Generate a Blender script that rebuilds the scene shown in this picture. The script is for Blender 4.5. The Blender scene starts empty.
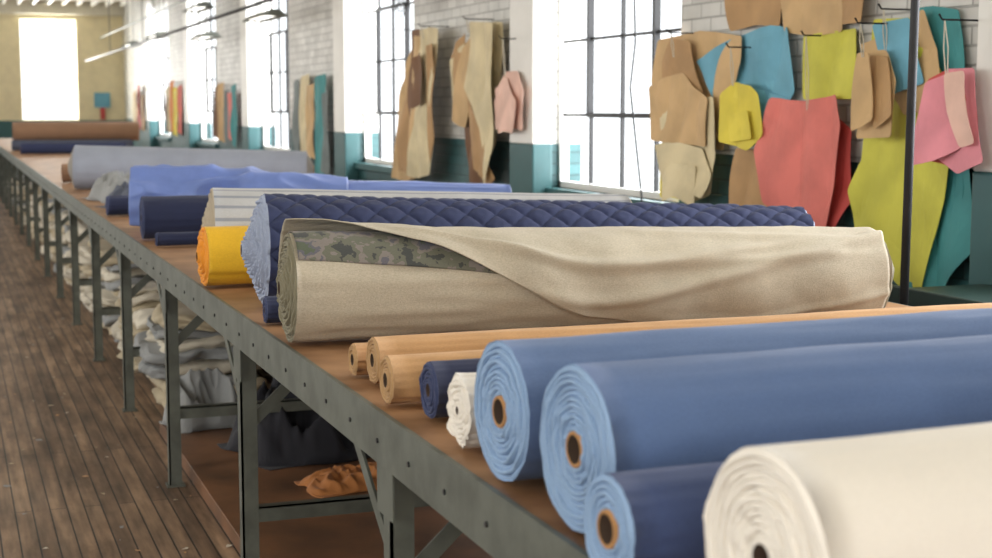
import bpy, math, random, bmesh
from mathutils import Vector, noise, Matrix
random.seed(7)
C=bpy.context.collection
def lin(c):
    return tuple(((v/255)/12.92 if v/255<=.04045 else ((v/255+.055)/1.055)**2.4) for v in c)
# ---------------------------------------------------------------- materials
def mat(name,rgb,rough=.8,metal=0,var=.12,vscale=6,bump=.15,bscale=300,rgb2=None,sheen=0,ramp=None,coord='Object',fine=0):
    m=bpy.data.materials.new(name);m.use_nodes=True;nt=m.node_tree;N=nt.nodes;K=nt.links
    b=N['Principled BSDF'];b.inputs['Roughness'].default_value=rough;b.inputs['Metallic'].default_value=metal
    tc=N.new('ShaderNodeTexCoord')
    n=N.new('ShaderNodeTexNoise');n.inputs['Scale'].default_value=vscale;n.inputs['Detail'].default_value=5
    K.new(tc.outputs[coord],n.inputs['Vector'])
    cr=N.new('ShaderNodeValToRGB');c1=lin(rgb);c2=lin(rgb2) if rgb2 else tuple(v*(1-var*2) for v in c1)
    if ramp:
        cr.color_ramp.interpolation='CONSTANT';e=cr.color_ramp.elements
        e[0].position=ramp[0][0];e[0].color=(*lin(ramp[0][1]),1);e[1].position=ramp[1][0];e[1].color=(*lin(ramp[1][1]),1)
        for p,c in ramp[2:]:
            x=e.new(p);x.color=(*lin(c),1)
    else:
        cr.color_ramp.elements[0].position=.35;cr.color_ramp.elements[0].color=(*c2,1)
        cr.color_ramp.elements[1].position=.62;cr.color_ramp.elements[1].color=(*c1,1)
    K.new(n.outputs['Fac'],cr.inputs['Fac']);out=cr.outputs['Color']
    if fine:
        mp=N.new('ShaderNodeMapping');mp.inputs['Scale'].default_value=(1,2.2,2.2);K.new(tc.outputs[coord],mp.inputs[0])
        nf=N.new('ShaderNodeTexNoise');nf.inputs['Scale'].default_value=170;nf.inputs['Detail'].default_value=3;K.new(mp.outputs[0],nf.inputs['Vector'])
        mr=N.new('ShaderNodeMapRange');mr.inputs[1].default_value=.3;mr.inputs[2].default_value=.7;mr.inputs[3].default_value=1-fine;mr.inputs[4].default_value=1+fine*.6;K.new(nf.outputs['Fac'],mr.inputs[0])
        mu=N.new('ShaderNodeMix');mu.data_type='RGBA';mu.blend_type='MULTIPLY';mu.inputs[0].default_value=1;K.new(out,mu.inputs[6]);K.new(mr.outputs[0],mu.inputs[7]);out=mu.outputs[2]
    K.new(out,b.inputs['Base Color'])
    if sheen: b.inputs['Sheen Weight'].default_value=sheen
    if bump:
        n2=N.new('ShaderNodeTexNoise');n2.inputs['Scale'].default_value=bscale;K.new(tc.outputs[coord],n2.inputs['Vector'])
        bp=N.new('ShaderNodeBump');bp.inputs['Strength'].default_value=bump;bp.inputs['Distance'].default_value=.003
        K.new(n2.outputs['Fac'],bp.inputs['Height']);K.new(bp.outputs['Normal'],b.inputs['Normal'])
    return m
def cloth(name,rgb,**k):
    k.setdefault('sheen',.06);k.setdefault('rough',.85);k.setdefault('bump',.2);k.setdefault('bscale',380);k.setdefault('var',.05);k.setdefault('fine',.08)
    return mat(name,rgb,**k)
def brick_mat(name,up,low,split):
    m=bpy.data.materials.new(name);m.use_nodes=True;nt=m.node_tree;N=nt.nodes;K=nt.links
    b=N['Principled BSDF'];b.inputs['Roughness'].default_value=.5
    tc=N.new('ShaderNodeTexCoord');sp=N.new('ShaderNodeSeparateXYZ');K.new(tc.outputs['Object'],sp.inputs[0])
    cb=N.new('ShaderNodeCombineXYZ')
    K.new(sp.outputs['Y'],cb.inputs[0]);K.new(sp.outputs['Z'],cb.inputs[1])
    br=N.new('ShaderNodeTexBrick');br.inputs['Scale'].default_value=1;br.inputs['Brick Width'].default_value=.21;br.inputs['Row Height'].default_value=.075
    br.inputs['Mortar Size'].default_value=.006;br.inputs['Mortar Smooth'].default_value=.3
    br.inputs['Color1'].default_value=(1,1,1,1);br.inputs['Color2'].default_value=(.8,.8,.8,1);br.inputs['Mortar'].default_value=(.55,.55,.55,1)
    K.new(cb.outputs[0],br.inputs['Vector'])
    gt=N.new('ShaderNodeMath');gt.operation='GREATER_THAN';gt.inputs[1].default_value=split;K.new(sp.outputs['Z'],gt.inputs[0])
    mx=N.new('ShaderNodeMix');mx.data_type='RGBA';mx.inputs[6].default_value=(*lin(low),1);mx.inputs[7].default_value=(*lin(up),1)
    K.new(gt.outputs[0],mx.inputs[0])
    mu=N.new('ShaderNodeMix');mu.data_type='RGBA';mu.blend_type='MULTIPLY';mu.inputs[0].default_value=1
    K.new(mx.outputs[2],mu.inputs[6]);K.new(br.outputs['Color'],mu.inputs[7])
    n3=N.new('ShaderNodeTexNoise');n3.inputs['Scale'].default_value=3;n3.inputs['Detail'].default_value=7;K.new(tc.outputs['Object'],n3.inputs['Vector'])
    mr=N.new('ShaderNodeMapRange');mr.inputs[1].default_value=.3;mr.inputs[2].default_value=.6;mr.inputs[3].default_value=.78;mr.inputs[4].default_value=1;K.new(n3.outputs['Fac'],mr.inputs[0])
    mu2=N.new('ShaderNodeMix');mu2.data_type='RGBA';mu2.blend_type='MULTIPLY';mu2.inputs[0].default_value=1;K.new(mu.outputs[2],mu2.inputs[6]);K.new(mr.outputs[0],mu2.inputs[7])
    K.new(mu2.outputs[2],b.inputs['Base Color'])
    bp=N.new('ShaderNodeBump');bp.inputs['Distance'].default_value=.01;bp.inputs['Strength'].default_value=.7
    iv=N.new('ShaderNodeMath');iv.operation='SUBTRACT';iv.inputs[0].default_value=1;K.new(br.outputs['Fac'],iv.inputs[1])
    K.new(iv.outputs[0],bp.inputs['Height']);K.new(bp.outputs['Normal'],b.inputs['Normal'])
    return m
def plank_mat(name,ca,cb_,cc,width,length,rough):
    m=bpy.data.materials.new(name);m.use_nodes=True;nt=m.node_tree;N=nt.nodes;K=nt.links
    b=N['Principled BSDF']
    tc=N.new('ShaderNodeTexCoord');sp=N.new('ShaderNodeSeparateXYZ');K.new(tc.outputs['Object'],sp.inputs[0])
    cb=N.new('ShaderNodeCombineXYZ');K.new(sp.outputs['Y'],cb.inputs[0]);K.new(sp.outputs['X'],cb.inputs[1])
    br=N.new('ShaderNodeTexBrick');br.inputs['Scale'].default_value=1;br.inputs['Brick Width'].default_value=length;br.inputs['Row Height'].default_value=width
    br.inputs['Mortar Size'].default_value=.003;br.inputs['Color1'].default_value=(*lin(ca),1);br.inputs['Color2'].default_value=(*lin(cb_),1);br.inputs['Mortar'].default_value=(*lin(cc),1)
    K.new(cb.outputs[0],br.inputs['Vector'])
    mp=N.new('ShaderNodeMapping');mp.inputs['Scale'].default_value=(14,1.0,14);K.new(tc.outputs['Object'],mp.inputs[0])
    n=N.new('ShaderNodeTexNoise');n.inputs['Scale'].default_value=2;n.inputs['Detail'].default_value=8;K.new(mp.outputs[0],n.inputs['Vector'])
    mp3=N.new('ShaderNodeMapping');mp3.inputs['Scale'].default_value=(2.2,.6,1);K.new(tc.outputs['Object'],mp3.inputs[0])
    n3=N.new('ShaderNodeTexNoise');n3.inputs['Scale'].default_value=1.6;n3.inputs['Detail'].default_value=9;n3.inputs['Roughness'].default_value=.65;K.new(mp3.outputs[0],n3.inputs['Vector'])
    cr=N.new('ShaderNodeValToRGB');cr.color_ramp.elements[0].position=.3;cr.color_ramp.elements[0].color=(.42,.39,.37,1);cr.color_ramp.elements[1].position=.7;cr.color_ramp.elements[1].color=(1.35,1.32,1.3,1)
    K.new(n.outputs['Fac'],cr.inputs[0])
    mu=N.new('ShaderNodeMix');mu.data_type='RGBA';mu.blend_type='MULTIPLY';mu.inputs[0].default_value=1
    K.new(br.outputs['Color'],mu.inputs[6]);K.new(cr.outputs[0],mu.inputs[7])
    cr2=N.new('ShaderNodeValToRGB');cr2.color_ramp.elements[0].position=.38;cr2.color_ramp.elements[0].color=(.5,.46,.44,1);cr2.color_ramp.elements[1].position=.62;cr2.color_ramp.elements[1].color=(1.25,1.28,1.33,1)
    K.new(n3.outputs['Fac'],cr2.inputs[0])
    mu2=N.new('ShaderNodeMix');mu2.data_type='RGBA';mu2.blend_type='MULTIPLY';mu2.inputs[0].default_value=1
    K.new(mu.outputs[2],mu2.inputs[6]);K.new(cr2.outputs[0],mu2.inputs[7]);K.new(mu2.outputs[2],b.inputs['Base Color'])
    mr=N.new('ShaderNodeMapRange');mr.inputs[3].default_value=rough+.2;mr.inputs[4].default_value=rough-.12;K.new(n3.outputs['Fac'],mr.inputs[0]);K.new(mr.outputs[0],b.inputs['Roughness'])
    bp=N.new('ShaderNodeBump');bp.inputs['Distance'].default_value=.004;bp.inputs['Strength'].default_value=.5
    iv=N.new('ShaderNodeMath');iv.operation='SUBTRACT';iv.inputs[0].default_value=1;K.new(br.outputs['Fac'],iv.inputs[1]);K.new(iv.outputs[0],bp.inputs['Height']);K.new(bp.outputs['Normal'],b.inputs['Normal'])
    return m
TEAL=(46,90,92)
M={}
M['wallR']=brick_mat('painted_brick_side',(216,215,210),TEAL,1.255)
M['wallF']=mat('painted_plaster_cream',(228,216,178),.7,var=.04,bump=.1,bscale=60)
M['teal_paint']=mat('teal_paint',TEAL,.5,var=.06)
M['white_paint']=mat('white_paint',(228,227,222),.5,var=.04,vscale=3,bscale=30)
M['ceil']=mat('ceiling_paint',(206,200,182),.8,var=.05)
M['floor']=plank_mat('worn_floorboards',(150,124,98),(112,90,70),(38,29,23),.062,1.9,.5)
M['ply']=mat('plywood_brown',(122,84,56),.5,rgb2=(84,58,38),vscale=3,bscale=60)
M['top']=mat('tabletop_board',(160,120,84),.5,rgb2=(126,90,60),vscale=5,bscale=80)
M['steel']=mat('painted_steel_grey_green',(106,110,102),.5,metal=.35,var=.15,vscale=12,bump=.1,bscale=90)
M['steel_d']=mat('dark_steel',(48,48,50),.5,metal=.5)
M['black']=mat('black_metal',(20,20,22),.5,metal=.2)
M['card']=mat('cardboard_core',(176,130,82),.85,var=.1,vscale=30)
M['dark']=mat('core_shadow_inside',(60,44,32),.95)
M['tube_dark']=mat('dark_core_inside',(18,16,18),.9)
for n,c in dict(cream_e=(122,116,94),denimA=(96,120,162),denimB=(90,114,158),denimC=(62,78,122),
    denim_e=(138,166,200),navy=(32,40,72),navy_e=(48,58,94),quilt=(38,47,82),quilt_e=(150,160,182),tan=(198,154,106),tan_e=(174,138,94),tan2=(182,138,92),
    stripe=(186,186,186),stripe_d=(146,150,158),stripe_e=(176,164,144),yellow=(232,182,36),yellow_e=(226,146,36),satin=(116,140,206),grey=(154,160,174),grey_e=(156,152,146),
    brown=(150,116,90),brown_e=(120,84,60),lgrey=(146,148,148),offw=(206,198,180),beige=(186,172,144),black_c=(30,30,38),slate=(76,82,98),rust=(170,108,54)).items():
    M[n]=cloth('fabric_'+n,c)
M['cream']=cloth('fabric_linen',(188,178,158),fine=.16,bump=.3,var=.06)
M['white']=cloth('fabric_white_canvas',(230,224,214),fine=.03,bump=.1,var=.02);M['white_e']=cloth('fabric_white_canvas_edge',(232,226,216),fine=.03,var=.02,bump=.1)
M['satin'].node_tree.nodes['Principled BSDF'].inputs['Roughness'].default_value=.42
M['camo']=cloth('fabric_camouflage',(90,90,70),vscale=15,ramp=[(0,(62,64,62)),(.42,(98,98,84)),(.5,(122,114,108)),(.56,(92,90,98)),(.62,(82,90,72))])
for n,c in dict(kraft=(206,172,124),kraft_d=(184,146,100),cardcream=(220,205,166),peach=(232,192,176),cyan=(110,172,196),lemon=(230,212,78),coral=(226,124,114),red=(200,80,74),
    lime=(210,206,80),pteal=(66,144,146),pink=(230,146,158),pgrey=(116,126,126),orange=(222,134,62),choco=(120,84,56)).items():
    M[n]=mat('pattern_card_'+n,c,.7,var=.1,vscale=5,bump=.05)
# ---------------------------------------------------------------- mesh builder
class MB:
    def __init__(s): s.v=[];s.f=[];s.m=[];s.mats=[]
    def mi(s,m):
        if m not in s.mats: s.mats.append(m)
        return s.mats.index(m)
    def add(s,vs,fs,m):
        o=len(s.v);s.v+=[tuple(v) for v in vs];i=s.mi(m)
        for f in fs: s.f.append(tuple(k+o for k in f));s.m.append(i)
    def box(s,a,b,m):
        x0,y0,z0=a;x1,y1,z1=b
        s.add([(x0,y0,z0),(x1,y0,z0),(x1,y1,z0),(x0,y1,z0),(x0,y0,z1),(x1,y0,z1),(x1,y1,z1),(x0,y1,z1)],[(3,2,1,0),(4,5,6,7),(0,1,5,4),(1,2,6,5),(2,3,7,6),(3,0,4,7)],m)
    def beam(s,p,q,w,h,m,up=(0,0,1)):
        p=Vector(p);q=Vector(q);d=(q-p).normalized();U=Vector(up);
        if abs(d.dot(U))>.98: U=Vector((0,1,0))
        a=d.cross(U).normalized();b=a.cross(d)
        vs=[]
        for c in (p,q):
            for i,j in((-1,-1),(1,-1),(1,1),(-1,1)): vs.append(c+a*(w/2*i)+b*(h/2*j))
        s.add(vs,[(0,1,2,3),(7,6,5,4),(0,4,5,1),(1,5,6,2),(2,6,7,3),(3,7,4,0)],m)
    def tube(s,pts,r,m,n=10):
        pts=[Vector(p) for p in pts];vs=[];fs=[]
        for i,p in enumerate(pts):
            d=(pts[min(i+1,len(pts)-1)]-pts[max(i-1,0)]).normalized();U=Vector((0,0,1)) if abs(d.z)<.9 else Vector((0,1,0))
            a=d.cross(U).normalized();b=a.cross(d)
            for k in range(n):
                t=2*math.pi*k/n;vs.append(p+a*(r*math.cos(t))+b*(r*math.sin(t)))
        for i in range(len(pts)-1):
            for k in range(n): fs.append((i*n+k,i*n+(k+1)%n,(i+1)*n+(k+1)%n,(i+1)*n+k))
        fs.append(tuple(range(n))[::-1]);fs.append(tuple((len(pts)-1)*n+k for k in range(n)))
        s.add(vs,fs,m)
    def obj(s,name,parent=None,smooth=False,origin=True,bevel=0):
        V=[Vector(v) for v in s.v];c=Vector((0,0,0))
        if origin and V:
            lo=Vector([min(v[i] for v in V) for i in range(3)]);hi=Vector([max(v[i] for v in V) for i in range(3)]);c=(lo+hi)/2
        me=bpy.data.meshes.new(name);me.from_pydata([tuple(v-c) for v in V],[],s.f);me.update()
        for m in s.mats: me.materials.append(M[m])
        me.polygons.foreach_set('material_index',s.m)
        if smooth: me.polygons.foreach_set('use_smooth',[True]*len(me.polygons))
        o=bpy.data.objects.new(name,me);o.location=c;C.objects.link(o)
        if parent: o.parent=parent
        if bevel:
            b=o.modifiers.new('bevel','BEVEL');b.width=bevel;b.segments=2;b.limit_method='ANGLE'
        return o
def empty(name):
    o=bpy.data.objects.new(name,None);o.empty_display_size=.1;C.objects.link(o);return o
# ---------------------------------------------------------------- room
WX=3.7;FY=33.8;CZ=3.75;LX=-3.6;BY=-3.0;BAY=4.877;SILL=.975;HEAD=3.32;WT=.22
def wall_x(name,x0,x1,wins,z0,z1,matn):
    b=MB();y=BY
    for (a,c) in wins:
        b.box((x0,y,0),(x1,a,CZ),matn);b.box((x0,a,0),(x1,c,z0),matn);b.box((x0,a,z1),(x1,c,CZ),matn);y=c
    b.box((x0,y,0),(x1,FY,CZ),matn);return b.obj(name,origin=False)
winsR=[(7.26+BAY*k,9.11+BAY*k) for k in range(-1,5)]
winsL=[(-1.6+BAY*k,.4+BAY*k) for k in range(0,7)]  # openings added in the unseen left wall to let fill light in
wall_x('wall_right',WX,WX+WT,winsR,SILL,HEAD,'wallR')
wall_x('wall_left',LX-WT,LX,winsL,SILL,HEAD,'wallR')
b=MB();b.box((LX,BY,-.1),(WX,FY,0),'floor');b.obj('floor',origin=False)
b=MB();b.box((LX-.3,BY-.3,CZ),(WX+.3,FY+.3,CZ+.1),'ceil');b.obj('ceiling',origin=False)
FW=[(-2.3,-1.14),(-.38,.78),(1.55,2.71)]
def wall_y(name,y0,y1,wins,z0,z1):
    b=MB();x=LX-WT
    for (a,c) in wins:
        b.box((x,y0,0),(a,y1,CZ),'wallF');b.box((a,y0,0),(c,y1,z0),'wallF');b.box((a,y0,z1),(c,y1,CZ),'wallF');x=c
    b.box((x,y0,0),(WX+WT,y1,CZ),'wallF');return b.obj(name,origin=False)
wall_y('wall_far',FY,FY+.3,FW,1.23,3.38)
wall_y('wall_near',BY-.3,BY,[(-1.8,2.2)],.95,3.1)  # opening added behind the camera for the near fill light
b=MB();b.box((LX,FY-.02,0),(WX,FY,1.22),'teal_paint');b.obj('trim_and_pilaster_1',origin=False)
b=MB()
for k in range(7):
    y=4.19+BAY*k;b.box((LX,y+.05,CZ-.28),(WX,y+.38,CZ),'ceil')
for k in range(24):
    x=-3.3+.3*k;b.box((x,20,CZ-.1),(x+.05,FY,CZ),'white_paint')
b.obj('trim_and_pilaster_2',origin=False)
for k in range(-1,7):
    y=4.19+BAY*k
    if y>FY-.4: break
    b=MB();b.box((3.56,y,0),(WX,y+.43,1.255),'teal_paint');b.box((3.56,y,1.255),(WX,y+.43,CZ-.28),'white_paint');b.obj('trim_and_pilaster_%d'%(k+4),bevel=.01)  # pilasters along the right wall, teal base and white shaft
def window(n,x,y0,y1,z0,z1,cols,rows):
    e=empty('window_%d'%n);b=MB();xc=x+.09
    b.box((xc-.03,y0,z0),(xc+.03,y0+.035,z1),'white_paint');b.box((xc-.03,y1-.035,z0),(xc+.03,y1,z1),'white_paint')
    b.box((xc-.03,y0,z0),(xc+.03,y1,z0+.04),'white_paint');b.box((xc-.03,y0,z1-.04),(xc+.03,y1,z1),'white_paint')
    b.obj('frame',e)
    b=MB()
    for i in range(1,cols):
        y=y0+(y1-y0)*i/cols;b.box((xc-.012,y-.009,z0+.04),(xc+.012,y+.009,z1-.04),'black')
    for i in range(1,rows):
        z=z0+(z1-z0)*i/rows;w=.009;b.box((xc-.012,y0+.035,z-w),(xc+.012,y1-.035,z+w),'black')
    ya=y0+(y1-y0)/cols;yb=y1-(y1-y0)/cols;zb=z0+(z1-z0)/rows;zt=z0+(z1-z0)*3/rows
    for yy in (ya,yb): b.box((xc-.03,yy-.014,zb),(xc+.01,yy+.014,zt),'black')
    b.box((xc-.03,ya,zb-.014),(xc+.01,yb,zb+.014),'black');b.box((xc-.03,ya,zt-.014),(xc+.01,yb,zt+.014),'black')
    b.obj('steel_muntins',e)
    b=MB();b.box((x-.05,y0-.04,z0-.06),(x+.12,y1+.04,z0),'teal_paint');b.obj('sill',e,bevel=.006)
for i,(a,c) in enumerate(winsR): window(i+1,WX,a,c,SILL,HEAD,4,5)
e=empty('window_10');b=MB();a,c=FW[2]
for i in range(0,4): xx=a+(c-a)*i/3;b.box((xx-.012,FY+.1,1.23),(xx+.012,FY+.14,3.38),'white_paint')
for i in range(0,6): zz=1.23+2.15*i/5;b.box((a,FY+.1,zz-.012),(c,FY+.14,zz+.012),'white_paint')
b.obj('muntins',e)
# ---------------------------------------------------------------- cutting table
T=.9;X0=.77;X1=2.68;TY0=-.9;TY1=31
e=empty('cutting_table')
b=MB();b.box((X0+.006,TY0,T-.025),(X1,TY1,T),'top');b.obj('tabletop',e)
b=MB();b.box((X0-.004,TY0,T-.1),(X0+.006,TY1,T+.004),'steel');b.box((X0+.006,TY0,T-.1),(X0+.05,TY1,T-.092),'steel')
b.box((X1,TY0,T-.1),(X1+.008,TY1,T),'steel')
y=TY0+.1
while y<TY1:
    b.tube([(X0-.004,y,T-.055),(X0-.007,y,T-.055)],.005,'steel_d',8);y+=.21
b.obj('edge_rail',e)
legs=MB();br=MB();y=2.72-3.16
while y<TY1-.2:
    for xx,s in((X0+.006,1),(X1-.05,1)):
        legs.box((xx,y,0),(xx+.048,y+.006,T-.03),'steel');legs.box((xx,y,0),(xx+.006,y+.048,T-.03),'steel')
        legs.box((xx-.01,y-.01,0),(xx+.06,y+.06,.008),'steel')
        legs.box((xx-.004,y-.03,T-.2),(xx,y+.08,T-.095),'steel')
    br.box((X0+.02,y+.006,T-.08),(X1-.02,y+.014,T-.03),'steel');br.box((X0+.02,y+.006,T-.034),(X1-.02,y+.045,T-.028),'steel')
    br.box((X0+.02,y+.006,.27),(X1-.02,y+.011,.315),'steel');br.box((X0+.02,y+.006,.31),(X1-.02,y+.045,.315),'steel')
    br.beam((X0+.03,y+.016,.56),(X0+.34,y+.016,T-.05),.006,.035,'steel',(0,0,1))
    br.beam((X1-.03,y+.016,.56),(X1-.34,y+.016,T-.05),.006,.035,'steel',(0,0,1))
    br.beam((X0+.014,y+.02,.62),(X0+.014,y+.3,T-.09),.006,.032,'steel')
    y+=1.58
legs.obj('legs',e);br.obj('cross_braces',e)
# ---------------------------------------------------------------- fabric rolls
def roll(name,L,ang,length,rL,rR,body,end,core=.02,z0=T,seed=0,wob=.002,quilt=False,rings=None,coremat='card',R=None,nseg=80,nlen=40,ragged=.003,lobes=0.0012,spread=0,stripe=None,parent=None):
    rnd=random.Random(seed+11)
    if R is None: R=(L[0]+length*math.cos(math.radians(ang)),L[1]+length*math.sin(math.radians(ang)))
    P=Vector((L[0],L[1],z0+rL+.002+lobes));Q=Vector((R[0],R[1],z0+rR+.002+lobes));ln=(Q-P).length;ax=(Q-P).normalized()
    side=ax.cross(Vector((0,0,1))).normalized();up=side.cross(ax)
    if quilt:nseg=264;nlen=560
    b=MB();vs=[];fs=[]
    step=.0035
    th0=math.radians(-20+rnd.uniform(-30,30))
    def rad(s,t,r):
        tt=((t-th0)/(2*math.pi))%1
        q=r*(1-.002)-step*tt+ wob*noise.noise(Vector((s*ln*4,math.cos(t)*1.5,math.sin(t)*1.5+seed*7)))
        q+=lobes*noise.noise(Vector((s*ln*5,math.cos(t)*5,math.sin(t)*5+seed)))*2
        if quilt:
            u_=t/(2*math.pi)*22;v_=s*ln/.046
            h=abs(math.sin((u_+v_)*math.pi/2))*abs(math.sin((u_-v_)*math.pi/2))
            q+=.013*(min(1,h*1.3)**.4)-.010
        return q
    for i in range(nlen+1):
        s=i/nlen;c=P.lerp(Q,s);r=rL+(rR-rL)*s
        for k in range(nseg):
            t=2*math.pi*k/nseg;q=rad(s,t,r)
            vs.append(c+side*(q*math.cos(t))+up*(q*math.sin(t)))
    f2=[]
    for i in range(nlen):
        for k in range(nseg): (f2 if stripe and k%4==0 else fs).append((i*nseg+k,i*nseg+(k+1)%nseg,(i+1)*nseg+(k+1)%nseg,(i+1)*nseg+k))
    b.add(vs,fs,body)
    if f2:
        mi=b.mi(stripe)
        for f in f2: b.f.append(f);b.m.append(mi)
    for e_,(c,r,d) in enumerate(((P,rL,-ax),(Q,rR,ax))):
        nr=rings or max(4,int((r-core)/.008))
        base=0 if e_==0 else nlen*nseg
        prof=[]
        for j in range(nr):
            ro=core+(r-.004-core)*(nr-j)/nr;ri=core+(r-.004-core)*(nr-j-1)/nr;g=(ro-ri)
            off=rnd.uniform(-.002,.004)+spread*j/nr
            prof+= [(ro-g*.08,off-.002,j),(ro-g*.25,off+.0015,j),(ro-g*.75,off+.0015,j),(ro-g*.92,off-.002,j),(ro-g,off-.011,j)]
        prev=[base+k for k in range(nseg)];mi=b.mi(end)
        for (q,off,j) in prof:
            cur=[]
            for k in range(nseg):
                t=2*math.pi*k/nseg
                n_=noise.noise(Vector((math.cos(t)*2.2+j*3.1,math.sin(t)*2.2,seed)))+.4*noise.noise(Vector((math.cos(t)*9+j*3.1,math.sin(t)*9,seed)))
                qq=q*(1+.02*noise.noise(Vector((math.cos(t)*1.3,math.sin(t)*1.3,j*.7+seed*3)))) if j else min(q,rad(0 if e_==0 else 1,t,r)-.0005)
                b.v.append(tuple(c+side*(qq*math.cos(t))+up*(qq*math.sin(t))+d*(off+ragged*n_)));cur.append(len(b.v)-1)
            for k in range(nseg):
                k2=(k+1)%nseg;b.f.append((prev[k],cur[k],cur[k2],prev[k2]) if e_ else (prev[k2],cur[k2],cur[k],prev[k]));b.m.append(mi)
            prev=cur
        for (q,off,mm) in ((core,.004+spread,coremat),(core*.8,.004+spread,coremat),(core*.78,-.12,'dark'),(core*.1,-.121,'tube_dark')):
            cur=[]
            for k in range(nseg):
                t=2*math.pi*k/nseg;b.v.append(tuple(c+side*(q*math.cos(t))+up*(q*math.sin(t))+d*off));cur.append(len(b.v)-1)
            mi2=b.mi(mm)
            for k in range(nseg):
                k2=(k+1)%nseg;b.f.append((prev[k],cur[k],cur[k2],prev[k2]) if e_ else (prev[k2],cur[k2],cur[k],prev[k]));b.m.append(mi2)
            prev=cur
    o=b.obj(name,smooth=True,parent=parent)
    return o,P,Q,ax,side,up
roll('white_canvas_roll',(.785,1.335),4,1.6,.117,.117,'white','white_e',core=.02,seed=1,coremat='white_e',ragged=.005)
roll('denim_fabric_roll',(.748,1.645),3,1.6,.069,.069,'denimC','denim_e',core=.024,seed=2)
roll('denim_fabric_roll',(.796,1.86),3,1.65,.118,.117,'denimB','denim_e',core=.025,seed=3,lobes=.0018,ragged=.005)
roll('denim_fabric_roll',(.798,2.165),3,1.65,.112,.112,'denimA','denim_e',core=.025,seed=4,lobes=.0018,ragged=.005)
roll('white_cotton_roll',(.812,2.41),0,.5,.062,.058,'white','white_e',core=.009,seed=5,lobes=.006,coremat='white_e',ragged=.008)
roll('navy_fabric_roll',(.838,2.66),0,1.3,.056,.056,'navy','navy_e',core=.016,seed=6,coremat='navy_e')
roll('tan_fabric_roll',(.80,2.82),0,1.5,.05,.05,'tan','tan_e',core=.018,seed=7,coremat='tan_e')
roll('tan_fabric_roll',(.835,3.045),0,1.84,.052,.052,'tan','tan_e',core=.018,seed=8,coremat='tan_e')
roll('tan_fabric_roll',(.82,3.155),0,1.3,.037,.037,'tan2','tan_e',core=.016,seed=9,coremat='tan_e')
roll('navy_fabric_roll',(.799,4.02),-3,.5,.038,.038,'navy','navy_e',core=.012,seed=10,coremat='navy_e')
RL,RR=.138,.122
eL=empty('camouflage_lined_linen_roll')
o,P,Q,ax,side,up=roll('roll_body',(.785,3.655),0,0,RL,RR,'cream','cream_e',core=.022,seed=11,R=(2.41,3.56),coremat='cream_e',rings=14,lobes=.003,ragged=.008,spread=.02,parent=eL,nlen=120)
def interp(xs,ys,s):
    for i in range(len(xs)-1):
        if s<=xs[i+1]: 
            k=(s-xs[i])/(xs[i+1]-xs[i]);k=max(0,min(1,k));return ys[i]+(ys[i+1]-ys[i])*k
    return ys[-1]
def smooth_interp(xs,ys):
    return lambda s:sum(interp(xs,ys,max(0,min(1,s+d))) for d in (-.04,-.02,0,.02,.04))/5
def shell(name,s0,s1,lo,hi,offf,matn,ns=90,nt=60,th=.0025):
    vs=[];fs=[]
    for i in range(ns+1):
        s=s0+(s1-s0)*i/ns;c=P+(Q-P)*s;r=RL+(RR-RL)*s
        for j in range(nt+1):
            k=j/nt;t=math.radians(lo(s)+(hi(s)-lo(s))*k);q=r+offf(s,k,t)
            vs.append(c+side*(q*math.cos(t))+up*(q*math.sin(t)))
    for i in range(ns):
        for j in range(nt): fs.append((i*(nt+1)+j,i*(nt+1)+j+1,(i+1)*(nt+1)+j+1,(i+1)*(nt+1)+j))
    b=MB();b.add(vs,fs,matn);oo=b.obj(name,eL,smooth=True)
    m=oo.modifiers.new('th','SOLIDIFY');m.thickness=th;m.offset=1
    return oo
shell('camouflage_layer',.004,.36,smooth_interp([0,.28,.36],[36,20,10]),lambda s:150,lambda s,k,t:.004+.004*noise.noise(Vector((s*9,k*3,4))),'camo')
flo=smooth_interp([0,.08,.16,.25,.33,.42,.5,.7,1.0],[108,86,62,36,8,-22,-42,-52,-58])
def foff(s,k,t):
    e1=(1-k)**2
    w=.010*e1*math.sin(s*34+k*9)*min(1,s*3)+.008*noise.noise(Vector((s*10,k*5,1)))+.003*noise.noise(Vector((s*30,k*12,5)))
    def fd(c,wd): return math.exp(-((k-c)/wd)**2)
    up_=lambda a,b_:max(0,min(1,(s-a)*b_))
    fold=.020*fd(.15+.5*(s-.22),.033)*up_(.15,6)*max(0,1-max(0,s-.7)*4)
    fold2=.015*fd(.02+.8*(s-.38),.036)*up_(.32,6)
    fold3=.011*fd(.3+.22*(s-.5),.026)*up_(.45,6)*max(0,min(1,(1-s)*5))
    fold4=.009*fd(.55-.15*(s-.5),.03)*up_(.5,5)*max(0,min(1,(1-s)*5))
    fold5=.008*fd(.12+.1*math.sin(s*7),.025)*up_(.55,5)
    lift=.026*math.exp(-((s)/.12)**2)+.012*e1*math.exp(-((s-.3)/.2)**2)
    return .010+w*.6+fold+fold2+fold3+fold4+fold5+lift
shell('linen_flap',.0,.992,flo,lambda s:168,foff,'cream',ns=220,nt=140)
roll('quilted_navy_fabric_roll',(.87,4.40),0,0,.166,.132,'quilt','quilt_e',core=.02,seed=12,R=(2.62,4.28),quilt=True,rings=13,ragged=.012,coremat='quilt_e',spread=.06)
roll('ticking_fabric_roll',(.86,5.24),0,0,.155,.134,'stripe','stripe_e',core=.022,seed=13,R=(2.36,5.08),spread=.035,stripe='stripe_d',ragged=.006)
roll('yellow_fabric_roll',(.78,4.93),0,.55,.1,.098,'yellow','yellow_e',core=.02,seed=14,rings=6,coremat='yellow_e',ragged=.01,spread=.02)
roll('navy_fabric_roll',(.805,6.80),0,1.1,.098,.095,'navy','navy_e',core=.02,seed=15,coremat='navy_e')
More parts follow.
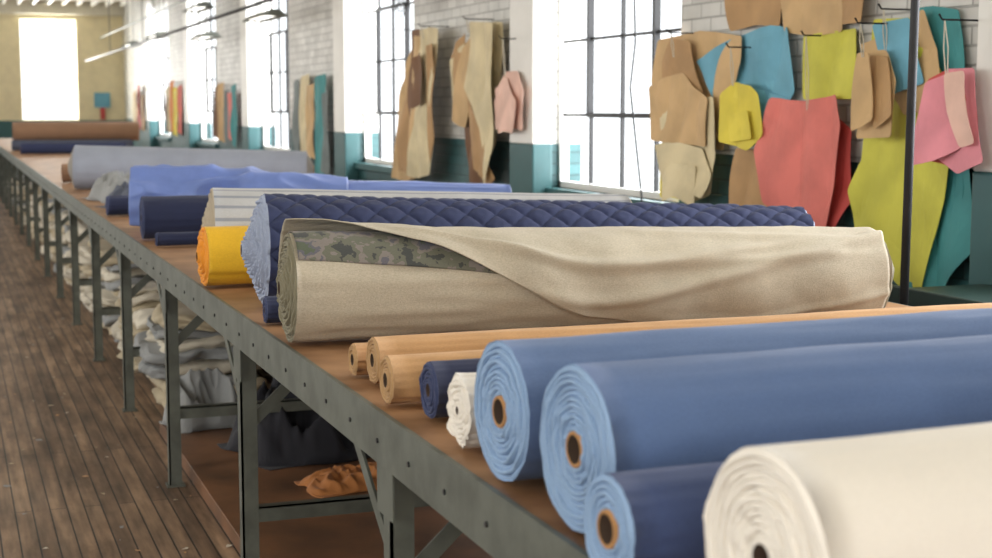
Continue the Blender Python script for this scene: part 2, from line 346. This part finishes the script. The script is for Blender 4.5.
roll('navy_fabric_roll',(.822,6.45),0,.5,.03,.03,'navy','navy_e',core=.01,seed=16,coremat='navy_e')
roll('blue_satin_roll',(.9,7.5),0,0,.13,.1,'satin','satin',core=.02,seed=17,R=(2.66,7.1),lobes=.004)
roll('grey_fabric_roll',(.87,11.25),0,0,.16,.135,'grey','grey_e',core=.03,seed=18,R=(2.49,10.9),spread=.05)
roll('brown_fabric_roll',(.85,12.33),0,1.3,.074,.074,'brown','brown_e',core=.02,seed=19)
roll('navy_fabric_roll',(.88,20.0),0,1.3,.074,.074,'navy','navy_e',core=.02,seed=20)
roll('grey_fabric_roll',(.845,21.74),-3,1.6,.074,.074,'slate','navy_e',core=.02,seed=21)
roll('grey_fabric_roll',(.90,22.06),-3,1.6,.074,.074,'slate','navy_e',core=.02,seed=22)
roll('brown_fabric_roll',(.87,21.9),-3,1.7,.135,.135,'brown','brown_e',core=.02,seed=23,z0=T+.125)
# ---------------------------------------------------------------- crumpled cloth
def crumple(name,c,size,rot,matn,seed,fold=.5,n=84,freq=3.5):
    vs=[];fs=[];cr=math.cos(rot);sr=math.sin(rot);W,D,Hh=size
    for i in range(n+1):
        for j in range(n+1):
            u_=i/n*2-1;v_=j/n*2-1
            ang=math.atan2(v_,u_);rr=(u_**4+v_**4)**.25
            e_=1+.22*noise.noise(Vector((math.cos(ang)*1.6,math.sin(ang)*1.6,seed)))
            x=u_*W/2*e_;y=v_*D/2*e_
            base=max(0,1-rr**4)**.7
            rg=1-abs(noise.noise(Vector((x*freq*2+seed,y*freq*2,seed*.3))))*2.2
            rg2=1-abs(noise.noise(Vector((x*freq*5+seed,y*freq*3.2,seed))))*2
            z=Hh*base*(1-fold+fold*rg)+.16*Hh*rg2*base+.004
            vs.append((c[0]+x*cr-y*sr,c[1]+x*sr+y*cr,c[2]+max(.003,z)))
    for i in range(n):
        for j in range(n): fs.append((i*(n+1)+j,(i+1)*(n+1)+j,(i+1)*(n+1)+j+1,i*(n+1)+j+1))
    b=MB();b.add(vs,fs,matn);o=b.obj(name,smooth=True);m=o.modifiers.new('t','SOLIDIFY');m.thickness=.003;m.offset=-1;return o
def drape(name,P,Q,r,s0,s1,lo,hi,amp,matn,seed):
    ax=(Q-P).normalized();side=ax.cross(Vector((0,0,1))).normalized();up=side.cross(ax);vs=[];fs=[];ns=110;nt=80
    for i in range(ns+1):
        s=s0+(s1-s0)*i/ns;c=P+(Q-P)*s
        for j in range(nt+1):
            k=j/nt;t=math.radians(lo+(hi-lo)*k)
            rg=1-abs(noise.noise(Vector((s*7+seed,k*4,seed))))*2.4;rg2=noise.noise(Vector((s*20,k*9,seed+3)))
            fade=min(1,(s1-s)*4)
            q=r+.004+(amp*max(0,rg)+amp*.35*(rg2+.6))*fade
            z=c+side*(q*math.cos(t))+up*(q*math.sin(t));z.z=max(z.z,T+.006);vs.append(z)
    for i in range(ns):
        for j in range(nt): fs.append((i*(nt+1)+j,i*(nt+1)+j+1,(i+1)*(nt+1)+j+1,(i+1)*(nt+1)+j))
    b=MB();b.add(vs,fs,matn);o=b.obj(name,smooth=True);m=o.modifiers.new('t','SOLIDIFY');m.thickness=.003;m.offset=1;return o
drape('draped_blue_satin',Vector((.9,7.5,T+.13)),Vector((2.66,7.1,T+.1)),.128,-.03,.55,-35,170,.045,'satin',3)
crumple('folded_grey_fabric',(1.15,9.0,T),(.55,.6,.16),.2,'slate',5)
crumple('folded_grey_fabric',(1.1,9.9,T),(.5,.6,.16),.1,'lgrey',6)
roll('navy_fabric_roll',(.811,8.4),0,.6,.055,.055,'navy','navy_e',core=.014,seed=25,coremat='navy_e')
# ---------------------------------------------------------------- under the table
b=MB();b.box((.87,3.16,0),(2.25,6.9,.06),'ply');b.obj('plywood_platform',bevel=.003)
def slab_stack(name,x,y,w,d,z0,h,n,mats,seed):
    rnd=random.Random(seed);b=MB();z=z0
    for i in range(n):
        hh=h/n*rnd.uniform(.6,1.5);ox=rnd.uniform(-.05,.05);oy=rnd.uniform(-.05,.05);ww=w*rnd.uniform(.78,1.0);dd=d*rnd.uniform(.78,1.0)
        vs=[];fs=[];na=72;nh=8
        for j in range(nh+1):
            t=j/nh*math.pi-math.pi/2;zz=z+hh*(.5+.5*math.sin(t));ins=(1-math.cos(t))*hh*.5
            for k in range(na):
                a=2*math.pi*k/na;ca,sa=math.cos(a),math.sin(a);p=5
                q=(abs(ca)**p+abs(sa)**p)**(-1/p)
                xx=q*ca*(ww/2-ins);yy=q*sa*(dd/2-ins)
                nn=noise.noise(Vector((ca*2+seed,sa*2,i*1.7+j*.25)))+.5*noise.noise(Vector((ca*7+seed,sa*7,i*2.7+j*.5)))
                vs.append((x+ox+xx*(1+.12*nn),y+oy+yy*(1+.12*nn),max(z0+.002,zz+.05*noise.noise(Vector((xx*5,yy*5,i*.3+seed)))+.012*noise.noise(Vector((xx*16,yy*16,i+seed))))))
        for j in range(nh):
            for k in range(na): fs.append((j*na+k,j*na+(k+1)%na,(j+1)*na+(k+1)%na,(j+1)*na+k))
        fs.append(tuple(range(na))[::-1]);fs.append(tuple(nh*na+k for k in range(na)))
        b.add(vs,fs,rnd.choice(mats));z+=hh*.93
    return b.obj(name,smooth=True)
k=0;y=7.5
while y<24:
    for xx in (1.2,1.9):
        h=random.uniform(.35,.64);slab_stack('folded_fabric_pile',xx+random.uniform(-.03,.03),y+random.uniform(-.03,.03),.62,.66,0,h,int(h/.05),['offw','beige','offw','beige','lgrey'],k);k+=1
    y+=.79
crumple('grey_fabric_heap',(1.05,6.74,.06),(.34,.28,.22),.1,'lgrey',11)
crumple('dark_fabric_heap',(1.42,6.1,.06),(.66,.55,.28),.2,'black_c',12,freq=4.5,fold=.5)
crumple('slate_fabric_heap',(1.98,6.55,.06),(.46,.46,.36),.1,'slate',13,freq=4.5,fold=.5)
crumple('tan_fabric_scrap',(1.42,5.46,.06),(.40,.28,.055),.2,'rust',14,freq=7)
b=MB();rnd=random.Random(3)
for i in range(160):
    x=rnd.uniform(.0,.85);y=3.5+rnd.random()**1.5*16;s=rnd.uniform(.004,.02);a=rnd.uniform(0,6.3);n=rnd.choice([3,4,5])
    vs=[(x+s*rnd.uniform(.4,1.3)*math.cos(a+2*math.pi*j/n),y+s*rnd.uniform(.4,1.6)*math.sin(a+2*math.pi*j/n),.002+rnd.uniform(0,.004)) for j in range(n)]
    b.add(vs,[tuple(range(n))],rnd.choice(['offw','beige','tan','lgrey']))
b.obj('floor_scraps')
# ---------------------------------------------------------------- wall patterns (elevation survey: y along wall, z up, in local units)
def W(p): return (1.337*p[0]+1.242, 1.4876+.967*(p[1]-1.45))
def card(b,pts,x,matn,seed,curl=.028):
    P2=[Vector(W(p)) for p in pts]
    if sum(P2[i].x*P2[(i+1)%len(P2)].y-P2[(i+1)%len(P2)].x*P2[i].y for i in range(len(P2)))<0: P2.reverse()
    Nn=[];rr=random.Random(int(seed*100))
    for i in range(len(P2)):
        a=P2[i-1];p=P2[i];c=P2[(i+1)%len(P2)]
        d1=min(.014,(a-p).length*.3);d2=min(.014,(c-p).length*.3)
        Nn.append(p+(a-p).normalized()*d1);Nn.append(p+((a-p).normalized()*d1+(c-p).normalized()*d2)*.3);Nn.append(p+(c-p).normalized()*d2)
        nrm=Vector(((c-p).y,-(c-p).x)).normalized();L=(c-p).length
        if L>.25:
            s=rr.choice([-1,1,0])*.04*L
            for q in (.3,.5,.7): Nn.append(p.lerp(c,q)+nrm*s*(1-abs(q-.5)*1.6))
    bm=bmesh.new();vv=[bm.verts.new((0,p[0],p[1])) for p in Nn];fc=bm.faces.new(vv)
    bmesh.ops.triangulate(bm,faces=[fc])
    for _ in range(3): bmesh.ops.subdivide_edges(bm,edges=[e for e in bm.edges if e.calc_length()>.06],cuts=1,use_grid_fill=False);bmesh.ops.triangulate(bm,faces=bm.faces[:])
    zt=max(p[1] for p in Nn);yc=sum(p[0] for p in Nn)/len(Nn)
    for v in bm.verts:
        k=(zt-v.co.z);cy=(v.co.y-yc)
        v.co.x=x-.004-abs(curl*noise.noise(Vector((v.co.y*4+seed,v.co.z*2,seed))))*2-.03*min(.6,k)*.5-.12*cy*cy
    bm.verts.index_update()
    fr=[tuple(v.co) for v in bm.verts];n=len(fr);fs=[tuple(v.index for v in f.verts) for f in bm.faces]
    be=[(e.verts[0].index,e.verts[1].index) for e in bm.edges if len(e.link_faces)==1]
    bk=[(p[0]+.0025,p[1],p[2]) for p in fr]
    F_=fs+[tuple(k+n for k in f[::-1]) for f in fs]+[(a,c,c+n,a+n) for a,c in be]
    b.add(fr+bk,F_,matn);bm.free()
def bundle(name,items,x=3.68,hook=None,sp=.022):
    e=empty(name);b=MB()
    for i,(pts,mn) in enumerate(items): card(b,pts,x-sp*i,mn,i*3.3+len(name)+x)
    b.obj('pattern_pieces',e)
    if hook:
        h=MB()
        for (hy,hz,zt) in hook:
            hy,hz=W((hy,hz));zt=W((0,zt))[1]
            xx=x-sp*len(items)-.02
            h.tube([(WX,hy,hz),(xx-.02,hy,hz),(xx-.035,hy,hz+.02)],.004,'black',6)
            h.tube([(xx-.01,hy,hz),(xx,hy-.012,(hz+zt)/2),(xx+.01,hy,zt)],.0025,'offw',6)
            h.tube([(xx-.01,hy,hz),(xx,hy+.014,(hz+zt)/2),(xx+.01,hy+.01,zt)],.0025,'offw',6)
        h.obj('hook_and_cord',e)
bundle('hanging_kraft_patterns',[([(8.42,.83),(8.32,1.43),(8.01,2.06),(7.66,2.06),(7.77,1.68),(7.97,.85)],'kraft'),
  ([(8.3,.9),(8.15,1.5),(7.95,1.9),(7.85,1.5),(8.1,.88)],'kraft_d'),
  ([(7.95,2.1),(7.7,2.08),(7.62,1.5),(7.72,.9),(7.95,.85)],'choco'),
  ([(7.86,2.05),(7.6,2.0),(7.62,1.3),(7.72,.88),(7.9,.86)],'kraft'),
  ([(7.66,2.08),(7.29,2.07),(7.39,1.51),(7.48,.91),(7.90,.88)],'cardcream'),([(7.5,1.95),(7.35,1.96),(7.36,1.2),(7.45,1.0)],'kraft_d'),([(7.72,1.85),(7.55,1.9),(7.52,1.5),(7.66,1.45)],'choco')],x=3.66,hook=[(7.9,2.1,2.0),(7.45,2.1,2.0)])
bundle('hanging_cream_patterns',[([(7.0,1.5),(6.8,1.9),(6.6,1.6),(6.62,.88),(6.95,.86)],'choco'),
  ([(7.16,1.82),(6.69,2.05),(6.34,2.05),(6.36,1.35),(6.55,1.1),(6.75,1.3),(7.12,1.44)],'cardcream'),
  ([(7.2,1.85),(6.95,2.02),(6.9,1.6),(7.08,1.4)],'kraft_d'),
  ([(6.95,1.9),(6.75,2.0),(6.62,1.7),(6.9,1.3),(7.1,1.35)],'kraft'),
  ([(6.8,1.55),(6.5,1.2),(6.36,.95),(6.42,.9),(6.7,1.0)],'kraft_d'),([(6.7,2.08),(6.35,2.05),(6.34,1.2),(6.42,.88),(6.55,1.3),(6.76,1.6)],'cardcream')],x=3.66,hook=[(6.7,2.1,2.0)])
bundle('hanging_peach_pattern',[([(6.30,1.58),(6.14,1.70),(6.0,1.70),(5.87,1.57),(5.92,1.30),(6.28,1.30)],'peach'),([(6.25,1.5),(6.1,1.66),(5.95,1.5),(5.98,1.28),(6.22,1.27)],'peach')],x=3.54,hook=[(6.08,1.92,1.66)])
bundle('hanging_oaktag_patterns',[([(4.62,1.83),(3.94,1.81),(3.93,1.69),(4.08,1.23),(4.6,1.27),(4.66,1.61)],'kraft'),
  ([(4.63,1.24),(4.41,1.26),(4.29,.93),(4.58,.95)],'lemon'),([(4.55,1.7),(4.45,1.83),(4.3,1.8),(4.2,1.5),(4.05,1.3),(4.5,1.25)],'kraft_d'),
  ([(4.56,1.51),(4.10,1.51),(4.04,1.2),(4.12,1.0),(4.25,.95),(4.4,.99),(4.5,1.2)],'cardcream'),
  ([(4.62,1.57),(4.35,1.64),(4.12,1.5),(4.12,1.25),(4.6,1.27)],'kraft'),
  ([(4.52,1.25),(4.15,1.24),(4.06,1.1),(4.13,.98),(4.3,1.03),(4.44,.99)],'cardcream'),([(4.48,1.16),(4.16,1.15),(4.18,.93),(4.3,.98),(4.42,.94)],'cardcream')],hook=[(4.35,1.85,1.72)],sp=.016)
bundle('hanging_blue_patterns',[([(4.28,1.70),(3.75,1.85),(3.62,1.83),(3.57,1.53),(3.67,1.42),(4.15,1.48)],'cyan'),([(3.84,1.55),(3.62,1.5),(3.6,1.38),(3.8,1.28)],'cyan'),
  ([(3.93,1.25),(3.71,1.27),(3.69,.96),(3.97,.95)],'kraft_d'),
  ([(4.0,1.52),(3.93,1.58),(3.80,1.56),(3.75,1.52),(3.72,1.32),(3.82,1.24),(4.0,1.28)],'lemon'),([(3.96,1.42),(3.8,1.44),(3.77,1.3),(3.93,1.28)],'lemon')],hook=[(3.88,1.75,1.56)])
bundle('hanging_coral_patterns',[([(3.55,1.79),(3.22,1.80),(3.21,1.49),(3.52,1.49)],'lime'),([(3.32,1.42),(3.22,1.35),(3.2,1.05),(3.3,.9),(3.45,.95)],'red'),
  ([(3.68,1.50),(3.27,1.51),(3.23,1.38),(3.25,1.09),(3.34,.85),(3.70,.99),(3.77,1.25)],'coral')],hook=[(3.43,1.78,1.44)])
bundle('pinned_kraft_patterns',[([(4.08,2.12),(3.66,2.12),(3.70,1.84),(4.04,1.84)],'kraft_d'),([(3.68,2.1),(3.28,2.1),(3.30,1.79),(3.66,1.81)],'kraft'),([(3.32,2.1),(3.14,2.08),(3.16,1.82),(3.3,1.82)],'kraft_d')],x=3.69,sp=.012)
bundle('hanging_lime_patterns',[([(2.92,1.86),(2.72,1.84),(2.64,1.2),(2.60,.89),(2.78,.60),(2.9,.69)],'pteal'),
  ([(3.11,1.83),(2.86,1.82),(2.66,1.45),(2.72,1.08),(2.83,.66),(2.9,.68),(3.16,.88),(3.20,1.09),(3.09,1.31)],'lime'),
  ([(3.13,1.72),(2.82,1.85),(2.67,1.46),(2.90,1.42)],'kraft'),([(3.05,1.80),(2.88,1.82),(2.8,1.55),(2.95,1.5)],'cyan')],hook=[(2.97,1.86,1.68)])
bundle('hanging_tan_pattern',[([(3.02,1.69),(2.93,1.69),(2.87,1.56),(2.89,1.33),(3.07,1.32)],'kraft'),([(2.99,1.67),(2.9,1.66),(2.85,1.42),(2.95,1.36)],'kraft_d'),([(3.0,1.68),(2.95,1.68),(2.94,1.4),(3.04,1.35)],'kraft')],x=3.55,hook=[(2.97,1.8,1.66)])
bundle('hanging_pink_patterns',[([(2.70,1.56),(2.62,1.6),(2.5,1.5),(2.55,1.22),(2.72,1.25)],'red'),([(2.60,1.60),(2.48,1.60),(2.40,1.25),(2.52,1.2),(2.66,1.27)],'pink'),([(2.66,1.55),(2.54,1.6),(2.5,1.3),(2.7,1.22)],'pink'),([(2.54,1.58),(2.46,1.59),(2.42,1.32),(2.48,1.3)],'peach')],x=3.54,hook=[(2.53,1.78,1.57)])
def strips(name,spec):
    bundle(name,[([(y+w/2,z1),(y-w/2,z1+.03),(y-w/2*.9,z0),(y+w/2*.95,z0+.04)],m) for (y,w,z0,z1,m) in spec],hook=None)
strips('hanging_teal_patterns',[(11.4,.25,.95,1.75,'pgrey'),(11.0,.35,.85,1.8,'cardcream'),(10.75,.3,.9,1.7,'kraft'),(10.35,.35,.72,1.78,'pteal'),(10.1,.2,.75,1.6,'pgrey')])
strips('hanging_grey_patterns',[(15.3,.3,1.0,1.75,'choco'),(14.9,.3,.95,1.8,'kraft'),(14.5,.35,.95,1.7,'pgrey'),(14.2,.3,1.0,1.65,'coral'),(13.9,.3,.9,1.75,'pteal')])
strips('hanging_orange_patterns',[(19.1,.4,1.0,1.8,'choco'),(18.8,.4,1.0,1.8,'cardcream'),(18.4,.4,1.0,1.9,'orange'),(18.0,.35,.95,1.8,'lemon'),(17.5,.35,1.0,1.8,'coral')])
strips('hanging_red_patterns',[(22.8,.4,1.0,1.75,'cardcream'),(22.4,.4,1.0,1.8,'kraft'),(21.9,.4,1.0,1.9,'red'),(21.3,.4,1.0,1.7,'kraft_d')])
# ---------------------------------------------------------------- pipe, cable, bench, lamps, fan
b=MB();b.tube([(2.805,3.96,0),(2.835,3.96,CZ)],.014,'steel_d',16);b.tube([(2.805,3.96,0),(2.805,3.96,.02)],.04,'steel_d',16);b.obj('steel_support_pipe',smooth=True)
b=MB();b.tube([(3.68,7.75,CZ),(3.66,7.73,2.6),(3.64,7.72,2.1),(3.63,7.68,1.85),(3.62,7.72,1.6),(3.63,7.66,1.3),(3.64,7.60,1.0),(3.65,7.58,.7),(3.66,7.58,.3),(3.66,7.58,.01)],.006,'black',8);b.obj('hanging_cable',smooth=True)
M['dgreen']=mat('dark_green_paint',(26,52,48),.5)
b=MB();b.box((3.1,2.8,.81),(3.54,4.5,.85),'dgreen');b.box((3.13,2.85,0),(3.54,4.45,.81),'dgreen');b.box((3.095,2.8,.77),(3.12,4.5,.87),'dgreen');b.obj('storage_bench',bevel=.005)
for x_,z_ in((3.21,2.99),(2.88,2.49)):
    b=MB();b.tube([(x_,8,z_),(x_,FY-.1,z_)],.02,'steel_d' if z_<2.6 else 'steel',8)
    y=9
    while y<FY-1: b.tube([(x_,y,z_),(x_,y,CZ)],.006,'steel_d',6);y+=BAY
    b.obj('ceiling_conduit',smooth=True)
M['lamp']=mat('fluorescent_tube',(255,255,250),.4,bump=0);bs=M['lamp'].node_tree.nodes['Principled BSDF'];bs.inputs['Emission Color'].default_value=(1,.98,.92,1);bs.inputs['Emission Strength'].default_value=2.0
for x_,y_,z_ in((3.2,15.9,2.42),(3.2,19.8,2.38),(3.2,20.3,2.78),(3.2,24.5,2.6),(3.2,28,2.6)):
    e=empty('fluorescent_lamp');b=MB()
    vs=[(x_-.13,y_-.6,z_),(x_-.04,y_-.6,z_+.07),(x_+.04,y_-.6,z_+.07),(x_+.13,y_-.6,z_)];vs+=[(v[0],y_+.6,v[2]) for v in vs]
    b.add(vs,[(0,1,5,4),(1,2,6,5),(2,3,7,6),(0,3,2,1),(4,5,6,7)],'steel');b.tube([(x_,y_-.4,z_+.07),(x_,y_-.4,CZ)],.005,'steel_d',6);b.tube([(x_,y_+.4,z_+.07),(x_,y_+.4,CZ)],.005,'steel_d',6);b.obj('reflector',e)
    b=MB();b.tube([(x_-.04,y_-.57,z_+.025),(x_-.04,y_+.57,z_+.025)],.014,'lamp',10);b.tube([(x_+.04,y_-.57,z_+.025),(x_+.04,y_+.57,z_+.025)],.014,'lamp',10);b.obj('tubes',e)
e=empty('wall_fan');b=MB();cx,cy,cz=3.4,11.5,2.40
for R_ in (.06,.11,.16,.2): b.tube([(cx,cy+R_*math.cos(a*math.pi/16),cz+R_*math.sin(a*math.pi/16)) for a in range(33)],.004,'black',6)
for a in range(16): b.tube([(cx,cy,cz),(cx,cy+.2*math.cos(a*math.pi/8),cz+.2*math.sin(a*math.pi/8))],.003,'black',5)
for a in range(4):
    t=a*math.pi/2+.3;b.add([(cx+.03,cy,cz),(cx+.02,cy+.17*math.cos(t),cz+.17*math.sin(t)),(cx+.06,cy+.17*math.cos(t+.8),cz+.17*math.sin(t+.8))],[(0,1,2)],'steel_d')
b.tube([(cx+.02,cy,cz),(cx+.14,cy,cz)],.05,'black',14);b.tube([(cx+.1,cy,cz),(WX,cy,cz-.0)],.015,'black',8);b.obj('fan_body',e)
b=MB();b.box((3.05,FY-.06,1.5),(3.38,FY-.02,1.82),'cyan');b.box((3.17,FY-.05,1.24),(3.27,FY-.02,1.5),'red');b.obj('wall_fire_hose_sign')
# ---------------------------------------------------------------- light
w=bpy.data.worlds.new('World');bpy.context.scene.world=w;w.use_nodes=True
bg=w.node_tree.nodes['Background'];bg.inputs[0].default_value=(.93,.97,1,1);bg.inputs[1].default_value=2.0
def area(name,loc,rot,sx,sy,p,col=(1,1,1)):
    l=bpy.data.lights.new(name,'AREA');l.shape='RECTANGLE';l.size=sx;l.size_y=sy;l.energy=p;l.color=col
    o=bpy.data.objects.new(name,l);o.location=loc;o.rotation_euler=rot;C.objects.link(o)
for i,(a,c) in enumerate(winsR): area('window_and_fill_light',(WX+.26,(a+c)/2,2.15),(0,math.pi/2,0),2.5,1.9,150,(.97,.98,1))
for i,(a,c) in enumerate(winsL): area('window_and_fill_light',(LX-.26,(a+c)/2,2.15),(0,-math.pi/2,0),2.4,2.0,92,(1,.96,.91))  # left fill, added outside the unseen wall's openings to brighten roll ends
area('window_and_fill_light',(.2,BY-.32,2.0),(math.pi/2,0,0),3.9,2.1,105,(1,.96,.92))  # added fill light from behind the camera, source out of view
area('window_and_fill_light',(2.13,FY+.32,2.3),(-math.pi/2,0,0),1.1,2.1,160,(1,.98,.92))
# ---------------------------------------------------------------- camera
cam=bpy.data.cameras.new('camera');co=bpy.data.objects.new('camera',cam);C.objects.link(co)
co.location=(0,0,1.4876);co.rotation_euler=(math.pi/2-math.radians(6.5),0,-math.radians(20.05));cam.lens=36*1500/992
cam.dof.use_dof=True;cam.dof.focus_distance=3.8;cam.dof.aperture_fstop=5
bpy.context.scene.camera=co
bpy.context.scene.view_settings.view_transform='Standard'
